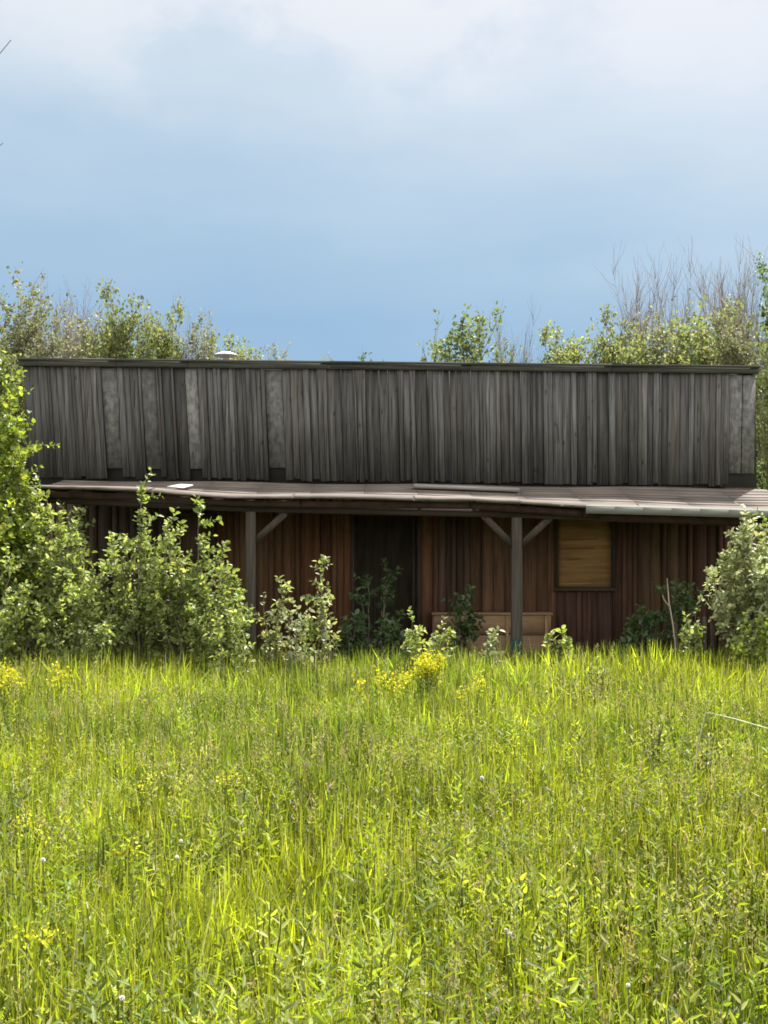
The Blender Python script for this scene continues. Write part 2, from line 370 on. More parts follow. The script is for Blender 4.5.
# door frame and doorway
df = MB()
for a, b in ((350.5, 354.8), (417.2, 421)): df.box(PX(a), PX(b), DW-.045, DW+.1, 0, PZ(514), (.055, .032, .026), .002, rng)
df.box(PX(350), PX(421.5), DW-.05, DW+.1, PZ(515.5), PZ(511), (.05, .035, .03), .002, rng)
df.box(PX(354), PX(418), DW-.03, DW+.12, .02, .13, (.06, .045, .035))
B(df, 'door_frame', M['wall'])
dl = MB()                                    # the door itself, swung inwards
hx, hy = PX(417)-.03, DW+.13
for i in range(6):
    dl.box(hx-.03, hx+.01, hy+i*.15, hy+i*.15+.147, .14, PZ(518), (.05*rng.uniform(.7, 1.2), .045, .04))
dl.box(hx-.055, hx-.031, hy+.03, hy+.86, .4, .52, (.045, .04, .035)); dl.box(hx-.055, hx-.031, hy+.03, hy+.86, 1.6, 1.72, (.045, .04, .035))
B(dl, 'door', M['wall'])
# boarded windows
def window(x0, x1, y0, y1, m, tint, label):
    f = MB(); w = 3.0
    f.box(PX(x0-w), PX(x0+.4), DW-.05, DW+.02, PZ(y1+w), PZ(y0-w), (.045, .028, .022)); f.box(PX(x1-.4), PX(x1+w), DW-.05, DW+.02, PZ(y1+w), PZ(y0-w), (.045, .028, .022))
    f.box(PX(x0+.5), PX(x1-.5), DW-.048, DW+.02, PZ(y0+.3), PZ(y0-w), (.045, .028, .022)); f.box(PX(x0-w-1), PX(x1+w+1), DW-.075, DW-.052, PZ(y1+w+1), PZ(y1+w-2), (.06, .04, .03))
    f.box(PX(x0+.5), PX(x1-.5), DW-.046, DW+.02, PZ(y1+w-2.1), PZ(y1), (.05, .03, .025))
    fr = B(f, 'window', M['wall']); fr['label'] = label
    p = MB(); p.box(PX(x0+.6), PX(x1-.6), DW-.022, DW+.01, PZ(y1-.2), PZ(y0+.5), tint)
    p.build('plywood_panel', m, fr)
    return fr
win = window(557.5, 611.5, 518, 587, M['ply'], (1, 1, 1), 'window boarded over with yellow brown plywood')
s_ = MB()                                    # cracks and laminate strips on the plywood
for yy, a, b, c_ in ((540, 562, 598, .35), (549, 560, 594, .45), (545, 575, 608, 1.25), (584, 560, 590, 1.3), (560, 566, 580, .5)):
    s_ = MB(); s_.bar((PX(a), DW-.026, PZ(yy)), (PX(b), DW-.026, PZ(yy-1)), .012, .006, (c_,)*3); s_.build('plywood_strip', M['ply'], win)
window(179, 213, 516, 571, M['wall'], (.085, .05, .035), 'window boarded over with dark brown planks')

# porch: roof, beam, rafters, posts
DE = 13.90
ey = [(14, 486.5), (60, 489), (150, 491.5), (230, 497), (300, 498.5), (415, 499.5), (470, 500), (585, 508), (700, 511), (830, 515)]
def eave_z(x): return PZ(float(np.interp(x, *zip(*ey))), DE)
porch = MB()
nrow = 9; YT = DF-.03
row_c = rng.uniform(.88, 1.12, nrow)
def roof_pt(xe, f):                          # xe: world x, f: 0 at the wall, 1 at the eave
    pxw = xe*F/DW+384; pxe = xe*F/DE+384
    z = (1-f)*PZ(boty(pxw)+1.5, YT) + f*eave_z(pxe); y = (1-f)*YT + f*DE
    return (xe, y, z + .012*math.sin(xe*2.1+f*3) - .02*math.sin(f*math.pi))
XL, XR = PX(30, DE)-.05, 5.42
cuts = np.linspace(XL, XR, 15)
for r_ in range(nrow):
    f0, f1 = r_/nrow, (r_+1)/nrow+.012
    for i in range(len(cuts)-1):
        a, b = cuts[i]+rng.uniform(-.02, .02)*0, cuts[i+1]-.004
        e0 = rng.uniform(-.03, .025) if r_ == nrow-1 else 0; e1 = rng.uniform(-.03, .025) if r_ == nrow-1 else 0
        lift = .012; tck = .022
        p0, p1 = np.array(roof_pt(a, f0)), np.array(roof_pt(b, f0)); q0, q1 = np.array(roof_pt(a, f1)), np.array(roof_pt(b, f1))
        q0[2] += lift; q1[2] += lift; q0[1] += e0; q1[1] += e1
        dn = np.array((0, 0, tck))
        V = [q0-dn, q1-dn, p1-dn, p0-dn, q0, q1, p1, p0]
        g = row_c[r_]*rng.uniform(.9, 1.1); w = rng.uniform(-.02, .04)
        porch.add(V, [(0, 3, 2, 1), (4, 5, 6, 7), (0, 1, 5, 4), (1, 2, 6, 5), (2, 3, 7, 6), (3, 0, 4, 7)], (g*(1+w), g, g*(1-w)))
pr_ = B(porch, 'porch_roof', M['roof'])
# lifted overlay of older sheeting along the eave (uneven pale edge)
ov = MB()
for (a, b, dz, ca) in ((34, 150, .015, 1.15), (152, 292, .012, 1.25), (294, 413, .014, 1.1), (415, 520, .02, 1.3), (521, 640, .012, 1.15), (642, 800, .016, 1.2)):
    n = 10; xs_ = np.linspace(PX(a, DE), PX(b, DE), n)
    T = []; Bm = []
    for xx in xs_:
        j = rng.uniform(-.018, .018)
        p = roof_pt(xx, .86); q = roof_pt(xx, 1.0)
        T.append((p[0], p[1], p[2]+dz+.018)); Bm.append((q[0], q[1]-.05+j, q[2]+dz+.006))
    V = T + Bm + [(x_, y_, z_-.012) for x_, y_, z_ in T] + [(x_, y_, z_-.026) for x_, y_, z_ in Bm]
    Fc = []
    for i in range(n-1):
        Fc += [(n+i, n+i+1, i+1, i), (3*n+i, 3*n+i+1, n+i+1, n+i), (2*n+i, 2*n+i+1, 3*n+i+1, 3*n+i)]
    ov.add(V, Fc, (ca, ca, ca))
ov.build('eave_strip', M['roof'], pr_)
fb = MB()                                    # dark fascia under the left part, pale green edge board on the right
for a, b in ((36, 300), (301, 470), (471, 600), (600.5, 812)):
    n = 8
    for i in range(n):
        u0, u1 = a+(b-a)*i/n, a+(b-a)*(i+1)/n
        z0, z1 = eave_z(u0)-.03, eave_z(u1)-.03; h = .082 if a < 600 else .13
        y0, y1 = DE+.03, DE+.06
        V = [(PX(u0, DE), y0, z0-h), (PX(u1, DE), y0, z1-h), (PX(u1, DE), y1, z1-h), (PX(u0, DE), y1, z0-h), (PX(u0, DE), y0, z0), (PX(u1, DE), y0, z1), (PX(u1, DE), y1, z1), (PX(u0, DE), y1, z0)]
        fb.add(V, [(0, 3, 2, 1), (4, 5, 6, 7), (0, 1, 5, 4), (1, 2, 6, 5), (2, 3, 7, 6), (3, 0, 4, 7)], (.8, .62, .55))
fb.build('fascia', M['beam'], pr_)
eg = MB(); n = 8
for i in range(n):
    u0, u1 = 585+(812-585)*i/n, 585+(812-585)*(i+1)/n
    V = []
    for yy in (DE-.085, DE-.055):
        for zz, u in ((-.075, u0), (-.075, u1), (.02, u1), (.02, u0)): V.append((PX(u, DE), yy, eave_z(u)+zz+.004))
    eg.add(V, [(0, 1, 2, 3), (7, 6, 5, 4), (0, 4, 5, 1), (3, 2, 6, 7), (1, 5, 6, 2), (0, 3, 7, 4)], (1, 1, 1))
    V = [(PX(u, DE), yy, eave_z(u)+zz) for u, yy, zz in ((u0, DE-.085, .026), (u1, DE-.085, .026), (u1, DE+.05, .05), (u0, DE+.05, .05))]
    eg.add(V, [(0, 1, 2, 3)], (1, 1, 1))
o = eg.build('edge_board', M['flash'], pr_); o['label'] = 'pale green painted edge board on the right half'
rt = MB()
for xx in np.linspace(XL+.1, XR-.1, 15):
    p = roof_pt(xx, .02); q = roof_pt(xx, .97)
    rt.bar((xx, p[1], p[2]-.085), (xx, q[1], q[2]-.075), .05, .1)
rt.build('rafter', M['beam'], pr_)
bm = MB(); pxs = (33, 251, 516.5, 790); DP = DE+.16
for a, b in zip(pxs[:-1], pxs[1:]):
    za, zb = eave_z(a)-.128, eave_z(b)-.128
    bm.bar((PX(a, DP), DP, za), (PX(b, DP), DP, zb), .10, .10, (1, 1, 1))
B(bm, 'porch_beam', M['beam'])
def post(px_, w, braces, green=False, label=None):
    t = MB(); x0 = PX(px_, DP); zt = eave_z(px_)-.177; hw = w/2
    zs = np.linspace(zt, .30 if green else -.05, 8); px0 = x0+rng.uniform(-.01, .01)
    for z1, z0 in zip(zs[:-1], zs[1:]):
        s0 = hw*(1+.10*(zt-z0)/zt); s1 = hw*(1+.10*(zt-z1)/zt)
        V = [(x0+a*s0, DP+b*s0, z0) for a, b in ((-1, -1), (1, -1), (1, 1), (-1, 1))] + [(x0+a*s1, DP+b*s1, z1) for a, b in ((-1, -1), (1, -1), (1, 1), (-1, 1))]
        t.add(V, [(0, 1, 5, 4), (1, 2, 6, 5), (2, 3, 7, 6), (3, 0, 4, 7)], (1, 1, 1))
    p = B(t, 'porch_post', M['post'])
    if label: p['label'] = label
    if green:
        g = MB(); s = hw*1.16; g.box(x0-s, x0+s, DP-s, DP+s, -.05, .56, (1, 1, 1)); g.build('painted_base', M['postgreen'], p)
    for (ax, ay, bx, by) in braces:
        b = MB(); b.bar((PX(ax, DP), DP-.01, PZ(ay, DP)), (PX(bx, DP), DP-.01, PZ(by, DP)), .085, .05, (.8, .75, .7)); b.build('brace', M['post'], p)
post(33, .13, [])
post(251, .12, [(253, 543, 286, 513)], label='grey porch post with one diagonal brace')
post(516.5, .125, [(513, 546, 480, 512), (520, 546, 556, 512)], True, label='porch post with two braces and a green painted foot')
post(790, .14, [(787, 545, 755, 514)])

# loose things on the roof and by the wall
def roof_thing(name, xa, xb, f0, f1, th, m, label, cat, dz=.03):
    t = MB(); a, b = PX(xa, DE+.6), PX(xb, DE+.6)
    pts = [np.array(roof_pt(u, f)) + (0, 0, dz) for u, f in ((a, f1), (b, f1), (b+.05*(name != 'loose_board'), f0), (a+.1*(name != 'loose_board'), f0))]
    V = pts + [p+(0, 0, th) for p in pts]
    t.add(V, [(0, 3, 2, 1), (4, 5, 6, 7), (0, 1, 5, 4), (1, 2, 6, 5), (2, 3, 7, 6), (3, 0, 4, 7)], (1, 1, 1))
    tag(t.build(name, m), label, cat)
roof_thing('metal_scrap', 171, 187, .55, .80, .012, M['white'], 'small bright white scrap of sheet lying on the porch roof', 'sheet', .045)
roof_thing('loose_board', 415, 524, .30, .38, .045, M['palewood'], 'long thin pale board lying along the porch roof against the false front', 'board', .03)
DB = 15.2
bx = empty('wooden_box', (PX(492, DB), DB+.2, 0), 'low tan wooden box at the foot of the wall behind the green-footed post', 'box')
def bb(mb, name, m=M['box']):
    o = mb.build(name, m, bx); o.location = -Vector(bx.location); return o
t = MB(); zt = PZ(613, DB)
t.box(PX(434, DB), PX(551, DB), DB, DB+.02, .0, zt-.31, (.9, .9, .9)); t.box(PX(434, DB), PX(551, DB), DB-.004, DB+.02, zt-.30, zt-.03, (1.05, 1, .95)); bb(t, 'front_board')
t = MB(); t.box(PX(432, DB), PX(553, DB), DB-.02, DB+.40, zt-.028, zt, (1.15, 1.1, 1.0)); bb(t, 'lid')
t = MB()
for a in (434, 550): t.box(PX(a, DB)-.012, PX(a, DB)+.012, DB+.022, DB+.38, 0, zt-.03, (.9, .9, .9))
t.box(PX(434, DB)+.014, PX(550, DB)-.014, DB+.36, DB+.38, 0, zt-.03, (.9, .9, .9)); bb(t, 'side_board')
for a in (467, 507, 546):
    t = MB(); t.box(PX(a, DB)-.02, PX(a, DB)+.02, DB-.022, DB-.005, .02, zt-.035, (1.1, 1.05, .95)); bb(t, 'batten')
for xx, yt, w, D, lb in ((705, 617, .05, 12.95, 'grey weathered wooden stake in front of the right-hand shrub, taller one'), (712.5, 623, .04, 13.1, 'thin grey stake just right of the taller stake, shorter one')):
    t = MB(); X = PX(xx, D); t.tube([(X, D, -.1), (X+.005, D, .3), (X-.008, D, PZ(yt, D))], [w/2]*3, 6, (1, 1, 1))
    V = [(X-.008+w/2*.9*math.cos(k), D+w/2*.9*math.sin(k), PZ(yt, D)) for k in np.arange(6)*math.pi/3]
    t.add(V, [(0, 1, 2, 3), (0, 3, 4, 5)], (1.1, 1.1, 1.1))
    tag(t.build('stake', M['post'], smooth=False), lb, 'stake', 'stakes by the right shrub')

# ------------------------------------------------------------------ plants
def unit(v): return v/(np.linalg.norm(v, axis=-1, keepdims=True)+1e-9)
def leaves(mb, C, A, size, cols, rng, aspect=.55, fold=.25, mid=False):
    """C centres (n,3), A leaf axes; adds folded pointed leaves"""
    n = len(C); A = unit(A); nr = unit(rng.normal(size=(n, 3)) + (0, 0, .8)); S = unit(np.cross(A, nr)); U = np.cross(S, A)
    l = size[:, None]; w = l*aspect*.5
    p0 = C; p2 = C + A*l - U*l*.10
    m1 = C + A*l*.28; m2 = C + A*l*.66 - U*l*.03; q = w*.80
    V = np.stack([p0, m1+S*w+U*w*fold, m2+S*q+U*q*fold, p2, m2-S*q+U*q*fold, m1-S*w+U*w*fold], 1).reshape(-1, 3)
    k = np.arange(n)[:, None]*6
    mb.add(V, np.concatenate([k+[0, 1, 2, 3], k+[0, 3, 4, 5]]), np.repeat(cols, 6, 0))
def colvar(rng, n, palette, w=None, j=.2):
    pal = np.array(palette, float); i = rng.choice(len(pal), n, p=w)
    return pal[i]*rng.uniform(1-j, 1+j, (n, 1))*rng.uniform(.93, 1.07, (n, 3))

def tree_mesh(seed, H, Rc, limbs=34, twigs=9, lp=14, ls=.075, pal=None, w=None, base=.12, up=.9, top_bare=0., barkc=(.20, .18, .15), bushy=1., lean_=0.0):
    rng = np.random.default_rng(seed); W = MB(); Lf = MB()
    n = 10; t = np.linspace(0, 1, n)
    wob = np.cumsum(rng.normal(0, .012*H, (n, 2)), 0); wob -= wob[0]
    tr = np.stack([wob[:, 0]+lean_*H*t**2, wob[:, 1], t*H], 1)
    r0 = .009*H+.02; W.tube(tr, r0*(1-t*.93), 7, barkc)
    Cs, As, T = [], [], []
    for i in range(limbs):
        s = base + (1-base)*((i+rng.random())/limbs)**.85*.97
        p = np.array([np.interp(s, t, tr[:, k]) for k in range(3)])
        az = i*2.4+rng.uniform(-.5, .5); prof = min(1, (s+.1)/.4)**.6*(1-(.42 if top_bare >= 1 else .8)*max(0, s-.45))
        ln = Rc*max(.22, prof)*rng.uniform(.5, 1.4)
        d = np.array((math.cos(az), math.sin(az), up*rng.uniform(.6, 1.5)+s*.9)); d /= np.linalg.norm(d)
        ln *= 1+.35*s
        m = 6; q = np.linspace(0, 1, m)[:, None]
        pts = p + d*ln*q + np.array((0, 0, 1))*ln*.28*q**2 + np.cumsum(rng.normal(0, .03*ln, (m, 3)), 0)*(q > 0)
        rl = r0*(1-s*.85)*.42; W.tube(pts, rl*(1-q[:, 0]*.85)+.0025, 5, barkc)
        nt_ = max(3, int(twigs*rng.uniform(.7, 1.3)))
        for j in range(nt_):
            f = rng.uniform(.2, 1); pb = np.array([np.interp(f, q[:, 0], pts[:, k]) for k in range(3)])
            dd = unit(d*.9 + rng.normal(0, .75, 3)*bushy + (0, 0, .55)); tl = ln*rng.uniform(.18, .42)+.12
            tp = pb + dd*tl*np.array([[0], [.35], [.7], [1]]) + rng.normal(0, .035*tl, (4, 3))*[[0], [1], [1], [1]] + np.array((0, 0, 1))*tl*.12*np.array([[0], [.1], [.5], [1]])
            W.tube(tp, [.006+.0004*H, .006, .0045, .003], 3, barkc)
            if top_bare and rng.random() < np.clip((p[2]/H-.45)*2.2, 0, 1)*top_bare: continue
            k = int(lp*rng.uniform(.3, 1.25)*(1+.3*(1-s)))
            ff_ = rng.uniform(.15, 1.05, k); pc = np.stack([np.interp(ff_, [0, .35, .7, 1], tp[:, a]) for a in range(3)], 1) + rng.normal(0, .06*(1+tl*.6), (k, 3))
            Cs.append(pc); As.append(rng.normal(0, 1, (k, 3))*.8 + dd*.6 + (0, 0, .1))
    if Cs:
        C_ = np.concatenate(Cs); A_ = np.concatenate(As); nl = len(C_)
        leaves(Lf, C_, A_, ls*rng.uniform(.6, 1.3, nl), colvar(rng, nl, pal, w), rng, .75)
    return W.build('trunk', M['bark'], me_only=True), (Lf.build('crown', M['leaf'], me_only=True) if Cs else None)

OL = [(0.206, 0.21, 0.102), (0.16, 0.182, 0.085), (0.251, 0.245, 0.128), (0.244, 0.224, 0.171)]
YG = [(0.24, 0.261, 0.09), (0.189, 0.226, 0.081), (0.292, 0.285, 0.122), (0.14, 0.166, 0.073)]
PG = [(0.215, 0.224, 0.138), (0.273, 0.263, 0.179), (0.173, 0.184, 0.096), (0.301, 0.289, 0.165)]
DG = [(0.078, 0.114, 0.039), (0.111, 0.156, 0.046), (0.156, 0.198, 0.065)]
TM = {
 'olive':  tree_mesh(11, 9.0, 1.9, 56, 14, 24, .115, OL, up=1.1, top_bare=.25, barkc=(.22, .20, .17)),
 'olive2': tree_mesh(12, 9.0, 1.7, 56, 14, 20, .11, PG, up=1.2, top_bare=.5, barkc=(.25, .23, .20)),
 'yellow': tree_mesh(13, 8.0, 1.7, 54, 14, 26, .115, YG, up=1.0, barkc=(.2, .18, .13)),
 'pale':   tree_mesh(14, 8.0, 1.6, 48, 13, 17, .11, PG, up=1.1, top_bare=.5, barkc=(.3, .28, .25)),
 'airy':   tree_mesh(15, 8.5, 1.7, 38, 11, 17, .12, [(.13, .165, .06), (.17, .20, .08)], up=.8, top_bare=.2, barkc=(.2, .18, .15)),
 'bare':   tree_mesh(16, 10.0, 2.3, 92, 17, 6, .10, YG, up=1.9, top_bare=1., barkc=(.24, .20, .175), bushy=.6),
 'bare2':  tree_mesh(17, 10.0, 2.1, 88, 17, 3, .10, PG, up=2.0, top_bare=1., barkc=(.28, .24, .22), bushy=.6),
 'green':  tree_mesh(18, 9.0, 1.7, 46, 12, 24, .12, DG, up=.8, barkc=(.12, .11, .09)),
}
def topz(ms): return max(max(v.co.z for v in m.vertices) for m in ms if m)
TOPZ = {k: topz(v)*(.95 if 'bare' in k else .965) for k, v in TM.items()}
def put_tree(kind, px_, top, D, wid, label, rot=0, name='leafy_tree'):
    X, Y, Z = P(px_, top, D); s = Z/TOPZ[kind]
    o = empty(name, (X, Y, 0), label, 'tree', 'trees behind the old building'); o.scale = (s*wid*1.08, s*wid*1.08, s); o.rotation_euler = (0, 0, rot)
    tr, cr = TM[kind]
    link(bpy.data.objects.new('trunk', tr), o)
    if cr: link(bpy.data.objects.new('crown', cr), o)
TREES = [
 ('olive', 10, 286, 27, .95, 'olive green tree with twiggy top at the left edge of the photo'),
 ('olive2', 44, 286, 26, .8, 'greyish green sparse tree above the left end of the false front'),
 ('olive2', 90, 297, 28, .85, 'pale thin-topped tree just left of the green tree above the first pale strips'),
 ('yellow', 118, 296, 27, .75, 'rounded fresh green tree above the second pale strip of the false front'),
 ('yellow', 157, 306, 28, .6, 'narrow yellow green tree above and left of the brightest pale strip'),
 ('pale', 206, 314, 28, .7, 'wispy pale tree just left of the white vent cap'),
 ('yellow', 238, 337, 29, .8, 'low yellow green treetop right behind the white vent cap'),
 ('pale', 266, 350, 29, .8, 'low pale treetop right of the white vent cap'),
 ('pale', 320, 359, 30, .5, 'barely visible treetop just clearing the cap left of centre'),
 ('airy', 371, 355, 29, .45, 'small isolated treetop peeping over the middle of the false front'),
 ('airy', 432, 350, 28, .5, 'small treetop left of the open branched tree right of centre'),
 ('airy', 468, 305, 27, 1.0, 'open branched tree with clustered leaves right of centre'),
 ('bare', 514, 306, 28, .75, 'nearly leafless tree beside the open branched tree right of centre'),
 ('yellow', 575, 328, 27, .85, 'bushy yellow green tree left of the bare-branched trees'),
 ('yellow', 608, 319, 27, .75, 'bushy green tree touching the left side of the bare-branched trees'),
 ('bare2', 652, 262, 27, .85, 'bare grey tree, leftmost of the tall leafless ones'),
 ('bare', 682, 250, 26, .85, 'bare brown tree in the middle of the tall leafless ones'),
 ('bare2', 714, 243, 26, .95, 'tallest bare tree with many upright branches'),
 ('bare', 738, 258, 25, .7, 'slim mostly bare tree right of the tallest bare tree'),
 ('yellow', 700, 306, 24, .95, 'leafy yellow green tree in front of the bare trees'),
 ('olive', 747, 292, 22, .8, 'olive tree above the right end of the false front'),
 ('green', 779, 266, 20.5, .62, 'dense darker green tree at the right edge of the photo'),
 ('yellow', 780, 330, 19.5, .7, 'pale yellow green tree beside the right end of the building'),
 ('olive', -60, 292, 25, 1.0, 'olive tree beyond the left end of the building, mostly out of the photo'),
 ('yellow', 14, 345, 21, .7, 'low leafy tree behind the left end of the building'),
 ('olive2', -130, 270, 27, 1.0, 'grey green tree far left outside the photo'),
 ('olive', 860, 250, 27, 1.0, 'olive tree far right outside the photo'),
 ('pale', 70, 318, 30, .9, 'hazy pale tree between the sparse tree and the thin-topped tree at left'),
 ('yellow', 455, 348, 28, .6, 'low treetop at the foot of the open branched tree'),
 ('pale', 500, 344, 28, .6, 'low treetop at the foot of the nearly leafless tree'),
 ('yellow', 638, 330, 25, .8, 'bushy yellow green tree below the leftmost tall leafless one'),
 ('pale', 672, 312, 25, .8, 'pale leafy tree at the foot of the bare brown tree'),
 ('bare2', 62, 284, 29, .7, 'faint thin bare tree behind the gap right of the sparse greyish tree'),
 ('bare2', 88, 290, 29, .7, 'faint thin bare tree just left of the pale thin-topped tree'),
 ('bare2', 188, 312, 30, .6, 'faint thin bare treetop between the narrow tree and the wispy pale tree'),
 ('bare', 762, 268, 24, .7, 'bare tree partly behind the dense green tree at the right edge'),
 ('airy', 940, 260, 25, 1.0, 'open branched tree farthest right outside the photo'),
]
for i, (k, x_, y_, D, w_, lb) in enumerate(TREES):
    put_tree(k, x_, y_, D, w_, lb, i*1.7, 'bare_tree' if 'bare' in k else 'leafy_tree')

def far_woods():
    me = TM['olive'][1]; n = len(me.vertices); co = np.empty(n*3, np.float32); me.vertices.foreach_get('co', co); co = co.reshape(-1, 3)
    nq = n//6; keep = np.arange(nq) % 3 == 0; co = co.reshape(nq, 6, 3)[keep]; nq = len(co); ce = co.mean(1, keepdims=True); co = ce+(co-ce)*2.0
    q = np.random.default_rng(8); mb = MB(); k = np.arange(nq)[:, None]*6; Fc = np.concatenate([k+[0, 1, 2, 3], k+[0, 3, 4, 5]])
    for i in range(34):
        x = -95+i*5.8+q.uniform(-2, 2); a = q.uniform(0, 6.28); sx = q.uniform(2.2, 3.2); z = q.uniform(.85, 1.1)
        c, s_ = math.cos(a)*sx, math.sin(a)*sx; V = co.reshape(-1, 3)
        W_ = np.stack([V[:, 0]*c-V[:, 1]*s_+x, V[:, 0]*s_+V[:, 1]*c+78+q.uniform(-6, 6), V[:, 2]*z*.95-.9], 1)
        mb.add(W_, Fc, np.array((.12, .15, .07))*q.uniform(.75, 1.2))
    tag(mb.build('distant_woods', M['leaf']), 'distant wood closing off the field behind the building', 'woods', kind='stuff')
far_woods()
def shrub_mesh(seed, H, Rx, Ry, stems=16, twigs=14, lp=9, ls=.06, pal=None, barkc=(.16, .14, .11), asp=.6, peak=.0, up=1.0, thick=.011):
    rng = np.random.default_rng(seed); W = MB(); Lf = MB(); Cs, As = [], []
    for i in range(stems):
        az = i*2.4+rng.uniform(-.4, .4); rr = math.sqrt((i+.5)/stems)*rng.uniform(.75, 1.05)
        ex, ey_ = math.cos(az)*rr*Rx, math.sin(az)*rr*Ry
        hz = H*(1-.48*rr**2)*rng.uniform(.72, 1.0)
        if i == 0: hz = H
        if i in (1, 2): hz = H*rng.uniform(.82, .92)
        b = np.array((ex*.15, ey_*.15, 0)); e = np.array((ex, ey_, hz)); m = 7; q = np.linspace(0, 1, m)[:, None]
        pts = b + (e-b)*q; pts[:, :2] = b[:2] + (e-b)[:2]*(q**1.4); pts[:, 2] = hz*(q[:, 0]**.85)
        pts += np.cumsum(rng.normal(0, .018*H, (m, 3)), 0)*(q > 0)
        W.tube(pts, thick*(1-.8*q[:, 0])*(.7+H*.25), 5, barkc)
        nt_ = int(twigs*rng.uniform(.8, 1.2)*(1.5 if i < 3 else 1))
        for j in range(nt_):
            f = rng.uniform(.18, 1)**.8; pb = np.array([np.interp(f, q[:, 0], pts[:, k]) for k in range(3)])
            out_ = unit(np.array((ex, ey_, 0))+1e-6); dd = unit(out_*.5 + rng.normal(0, .6, 3) + (0, 0, .75*up)); tl = rng.uniform(.15, .42)*(H*.22+.25)
            if j == 0: pb = pts[-1]; dd = unit(np.array((0, 0, 1))+rng.normal(0, .3, 3))
            u = np.array([[0], [.35], [.7], [1]])
            tp = pb + dd*tl*u + rng.normal(0, .03*tl, (4, 3))*(u > 0) + (0, 0, -.10*tl)*u**2
            W.tube(tp, [.005, .004, .003, .0015], 3, (.12, .15, .06))
            k = max(3, int(lp*rng.uniform(.7, 1.3))); ff_ = np.linspace(.1, 1, k)
            pc = np.stack([np.interp(ff_, u[:, 0], tp[:, a]) for a in range(3)], 1)
            a_ = np.arange(k)*2.4+rng.uniform(0, 6); sd = unit(np.cross(dd, (.3, .2, 1.))); sb = np.cross(dd, sd)
            ax = dd*.55 + np.cos(a_)[:, None]*sd + np.sin(a_)[:, None]*sb + (0, 0, -.05)
            Cs.append(pc+rng.normal(0, .008, (k, 3))); As.append(ax)
    C_ = np.concatenate(Cs); A_ = np.concatenate(As); nl = len(C_)
    leaves(Lf, C_, A_, ls*rng.uniform(.55, 1.25, nl), colvar(rng, nl, pal, j=.25), rng, asp, .35)
    return W, Lf
def put_shrub(name, px_, D, W, Lf, label, cat, group=None, rot=0):
    o = empty(name, (PX(px_, D), D, 0), label, cat, group); o.rotation_euler = (0, 0, rot)
    W.build('stem', M['bark'], o); Lf.build('foliage', M['paleshrub' if 'pale' in label else 'shrub'], o); return o
SG = [(.29, .345, .125), (.22, .275, .09), (.36, .40, .18), (.14, .18, .06)]
SY = [(.27, .34, .055), (.21, .28, .05), (.33, .39, .08), (.15, .20, .04)]
SP = [(0.288, 0.312, 0.172), (0.216, 0.252, 0.127), (0.36, 0.372, 0.218), (0.168, 0.204, 0.092)]
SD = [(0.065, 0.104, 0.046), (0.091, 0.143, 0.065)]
gs = 'shrubs overgrowing the left end of the porch'
def sh(px_, top, D, wpx, depth, seed, label, name='shrub', cat='shrub', group=gs, **k):
    H = PZ(top, D)/1.06; Rx = wpx/2/F*D
    W, Lf = shrub_mesh(seed, H, Rx, depth, **k); return put_shrub(name, px_, D, W, Lf, label, cat, group)
# young maple at the left edge
W_, L_ = MB(), MB()
sh(-8, 372, 13.2, 84, .6, 21, 'young tree with bright yellow green crown at the left edge of the photo', 'young_tree', 'tree', None, stems=26, twigs=34, lp=13, ls=.068, pal=SY, asp=.75, thick=.016)
sh(22, 480, 13.3, 130, .6, 22, 'leafy shrub under the yellow green tree at the left edge', stems=19, twigs=22, lp=10, ls=.075, pal=SG)
sh(66, 497, 13.2, 75, .5, 23, 'shrub just right of the leftmost shrub, reaching the porch eave', stems=12, twigs=17, lp=10, ls=.07, pal=SG)
sh(138, 492, 13.05, 96, .5, 24, 'tallest pointed shrub of the left clump, second from its right', stems=15, twigs=19, lp=10, ls=.072, pal=SG)
sh(186, 510, 13.0, 76, .5, 25, 'rightmost tall shrub of the left clump, beside the first porch post', stems=11, twigs=18, lp=10, ls=.072, pal=SG)
sh(214, 568, 12.75, 66, .4, 26, 'low bright shrub in front of the left porch post', stems=12, twigs=20, lp=9, ls=.065, pal=[(.20, .25, .08), (.15, .20, .065), (.25, .28, .11)])
sh(88, 562, 12.7, 105, .4, 27, 'low shrub at the front foot of the left clump', stems=14, twigs=20, lp=9, ls=.06, pal=SG)
sh(0, 560, 12.6, 90, .4, 28, 'low shrub at the left edge of the photo, beside the grass', stems=12, twigs=20, lp=9, ls=.06, pal=SG)
# right-hand shrub
sh(756, 514, 12.9, 108, .6, 31, 'pale leaved shrub at the right end of the porch', group=None, stems=20, twigs=22, lp=10, ls=.075, pal=[(.34, .37, .19), (.24, .28, .12), (.40, .42, .25), (.15, .18, .07)])
sh(796, 480, 13.2, 80, .6, 32, 'yellow green shrub behind the pale shrub at the right edge', group=None, stems=18, twigs=22, lp=9, ls=.075, pal=SY)
sh(757, 600, 12.4, 46, .25, 33, 'small bright sapling at the foot of the pale right shrub', group=None, stems=6, twigs=12, lp=8, ls=.06, pal=SY)
